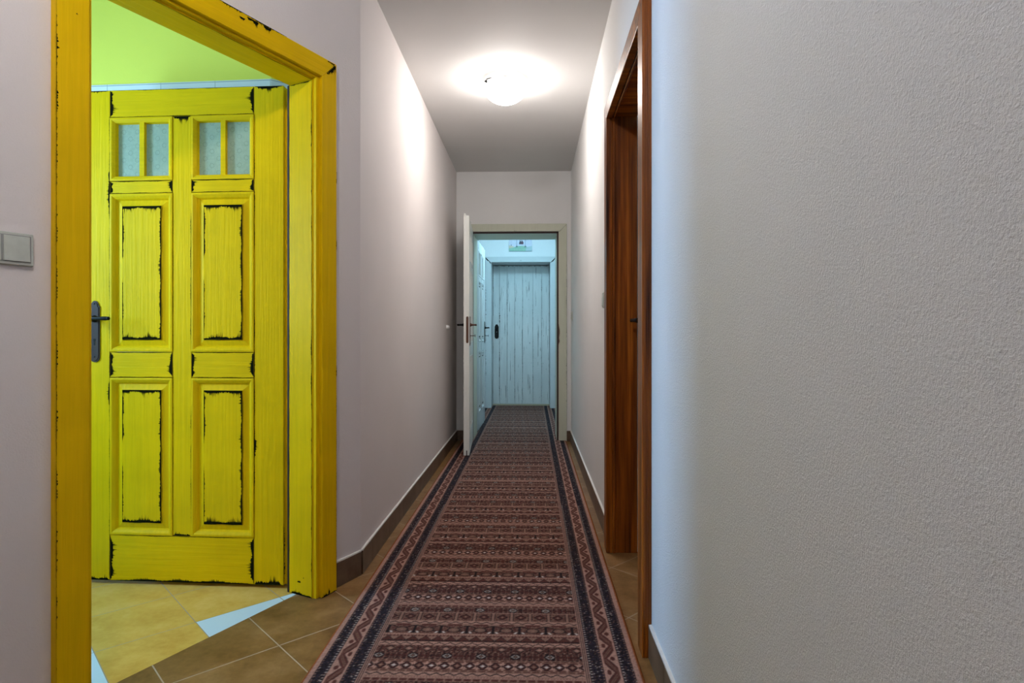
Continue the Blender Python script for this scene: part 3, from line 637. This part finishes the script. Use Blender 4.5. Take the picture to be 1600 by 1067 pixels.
# ------------------------------------------------------------------ the long rug, knot by knot
def rug():
    k = .003; nx = 336; xr0, xr1 = -.676, .333
    ys = list(np.arange(1.2, 3.6, k))+list(np.arange(3.6, YD+.30, .005)); ny = len(ys)
    I, J = np.meshgrid(np.arange(nx+1), np.round((np.array(ys)-1.2)/k).astype(int))
    rng = np.random.default_rng(5)
    pal = np.array([(.37, .205, .16), (.088, .027, .021), (.014, .009, .010), (.52, .44, .40), (.18, .095, .07), (.26, .075, .018), (.030, .022, .034), (.24, .13, .095)])
    Pk, Mn, Bk, Cr, Br, Ru, Nv, Dp = range(8)
    C = np.full(I.shape, Pk)
    # --- field
    bands = [('zig', 8), ('dash', 4), ('diam', 15), ('dash', 4), ('flow', 15), ('xdia', 13), ('zig', 9), ('tri', 14), ('line', 3), ('leaf', 23), ('zig', 8), ('sq', 22), ('flow2', 14), ('dash', 6), ('line', 3)]
    tot = sum(h for _, h in bands); j0 = int((1.79-1.2)/k); jj = (J-j0) % tot; per = (J-j0)//tot
    z = 0; xi = I-58
    for bi, (b, h) in enumerate(bands):
        s = (jj >= z) & (jj < z+h); j = jj-z; xo = xi+per*5+bi*3
        def put(mask, c): C[s & mask] = c
        spk = rng.random(I.shape); one = np.ones_like(s); cy = (h-1)/2; dy = j-cy; ady = np.abs(dy)
        if b == 'zig':
            t = np.abs((xo % 12)-6)/6; put(one, Pk); put((j < 1) | (j >= h-1), Br); put(np.abs(j-(1.6+t*(h-4.2))) < .95, Bk)
        elif b == 'dash': put(one, Dp); put(((xo % 9) < 7) & (j > 0) & (j < h-1), Mn); put((xo % 9 == 3) & (j == 2), Bk)
        elif b == 'diam':
            d = np.abs(xo % 13-6)/6.2+ady/(h/2)
            put(one, Pk); put((ady > h/2-1.6) & (xo % 13 > 1), Mn); put((xo % 13 == 0) & (ady < 3), Mn); put(d < 1.05, Bk); put(d < .72, Mn); put((d < .38) & (xo//13 % 3 != 1), Cr); put((d < .38) & (xo//13 % 3 == 1), Dp)
        elif b in ('flow', 'flow2'):
            T = 36 if b == 'flow' else 40; dx = xo % T-T/2; r = np.hypot(dx, dy*1.1)
            put(one, Mn); put(spk < .35, Bk); put(((xo % 6) == 0) & (ady > 1), Br); put(ady > h/2-1.4, Br); put((ady > h/2-1.4) & (xo % 5 < 3), Bk); put((np.abs(ady-4) < 1) & (xo % 8 < 3), Br)
            put(r < 6, Bk); put((r > 2.2) & (r < 4.2) & ((I+J) % 2 == 0), Cr); put(r < 1.2, Br)
        elif b == 'xdia':
            dx = np.abs(xo % 20-10)
            put(one, Mn); put(spk < .2, Br); d = dx/7+ady/(h/2); put(d < 1, Bk); put(d < .72, Br); put(d < .3, Pk); put(np.abs(10-dx-ady) < .9, Bk); put((dx > 9), Bk); put((dx > 5) & (dx < 7.5) & (ady > 4.5), Dp)
        elif b == 'tri':
            t = np.abs((xo % 14)-7)/7; put(one, Dp); put(j < t*h*.7+2, Mn); put((j < 3) & (spk < .7), Bk); put(j > h-4, Mn); put((j > h-4) & (xo % 4 == 0), Dp); put(np.abs(j-(t*h*.7+2)) < .7, Bk)
        elif b == 'line': put(one, Pk); put((j == 1) & (xo % 3 > 0), Mn)
        elif b == 'leaf':
            dx = xo % 30-15; put(one, Mn); put(spk < .4, Br)
            put(np.abs(dx) > 13.5, Bk); put(np.abs(np.abs(dx)*.6-ady) < .9, Bk); el = (dx/7.)**2+((dy+2)/5.)**2; put(el < 1, Br); put((el > .75) & (el < 1.25), Bk); put(el < .12, Dp)
            put((j < 6) & (j > 1) & (np.abs(np.abs(dx)-9-j*.5) < 1.1), Cr); put(dy > h/2-3, Dp); put((dy > h/2-3) & (np.abs(dx) < 9), Mn); put(j < 1, Dp)
        elif b == 'sq':
            dx = xo % 22-11; put(one, Br); put(spk < .45, Mn); put(np.abs(dx) > 9.8, Dp); put((np.abs(dx) > 8.6) & (np.abs(dx) <= 9.8), Bk); put(ady > h/2-1.3, Pk)
            d = np.abs(dx)/6.5+ady/6.5; put((d > .75) & (d < 1.08), Bk); put(d < .75, Mn); put(d < .35, Dp)
        z += h
    weft = rng.random(I.shape); fld = (I >= 44) & (I <= nx-44)
    # --- borders, mirrored
    D = np.minimum(I, nx-I); sgn = (I < nx/2)
    sp = rng.random(I.shape)
    def B(a, b): return (D >= a) & (D < b)
    C[B(0, 4)] = Ru; C[B(4, 9)] = Pk
    for a, b in ((9, 22), (39, 54)):
        s = B(a, b); C[s] = Bk; C[s & (sp < .35)] = Nv; C[s & (sp > .95)] = Br; C[s & (sp > .988)] = Cr
        C[B(a+1, a+2) & (J % 5 < 2)] = Dp; C[B(b-3, b-1) & (J % 5 > 3)] = Cr
    C[B(22, 24)] = Pk; s = B(24, 37); C[s] = Pk; C[B(37, 39)] = Pk
    hp_ = 26; ph = (J+sgn*hp_) % (2*hp_); tri = np.where(ph < hp_, ph/hp_, 2-ph/hp_); dz = np.abs((D-23.5)/13.5-tri)*hp_
    C[s & (dz < 9.5)] = Bk; C[s & (dz < 8.2)] = Mn; C[s & (np.abs(dz-2) < .8)] = Br
    for q, dd in ((0, 33.5), (hp_, 27)):
        c = (ph-q+hp_) % (2*hp_)-hp_; C[s & ((c/3.8)**2+((D-dd)/2.2)**2 < 1.2)] = Mn
    C[B(54, 55)] = Pk; C[B(55, 56)] = Bk; C[B(56, 57)] = Pk; C[B(57, 58)] = Bk
    C[(D >= 58) & (D < 59)] = Pk
    col = pal[C]; col = col*(1+(weft[..., None]-.5)*.6)
    # neighbour softening of knots
    col[1:-1, 1:-1] = .6*col[1:-1, 1:-1]+.1*(col[:-2, 1:-1]+col[2:, 1:-1]+col[1:-1, :-2]+col[1:-1, 2:])
    xs = xr0+np.arange(nx+1)*(xr1-xr0)/nx; yy = np.array(ys)
    V = np.zeros((ny, nx+1, 3)); wav = .004*np.sin(yy*1.7)+.002*np.sin(yy*5.1)
    V[..., 0] = xs[None, :]+0*wav[:, None]; V[..., 1] = yy[:, None]; V[..., 2] = .0085+.0006*rng.random((ny, nx+1))
    V[:, 0, 2] = .0005; V[:, -1, 2] = .0005; V[:, 1, 2] = .006; V[:, -2, 2] = .006; V[0, :, 2] = .0005; V[-1, :, 2] = .0005
    V = V.reshape(-1, 3); n = nx+1
    a = (np.arange(ny-1)[:, None]*n+np.arange(nx)[None, :]).ravel(); F = np.stack([a, a+1, a+n+1, a+n], 1).astype(np.int32)
    me = bpy.data.meshes.new('runner_rug'); me.vertices.add(len(V)); me.vertices.foreach_set('co', V.ravel().astype(np.float32))
    me.loops.add(F.size); me.loops.foreach_set('vertex_index', F.ravel()); me.polygons.add(len(F)); me.polygons.foreach_set('loop_start', np.arange(0, F.size, 4, dtype=np.int32))
    me.update(calc_edges=True); me.validate()
    at = me.color_attributes.new('knots', 'FLOAT_COLOR', 'POINT'); at.data.foreach_set('color', np.concatenate([col.reshape(-1, 3), np.ones((len(V), 1))], 1).ravel().astype(np.float32))
    mt, t, b = mat('woven_rug'); b.inputs['Roughness'].default_value = .95; b.inputs['Specular IOR Level'].default_value = .1
    v = N(t, 'ShaderNodeVertexColor', layer_name='knots'); t.links.new(v.outputs[0], b.inputs['Base Color']); bump(t, b, noise(t, coords(t), 320, 2), .5, .002)
    me.materials.append(mt); o = bpy.data.objects.new('runner_rug', me); COL.objects.link(o)
    tag(o, 'long reddish brown patterned runner rug with navy and zigzag borders', 'rug', 'thing')
rug()
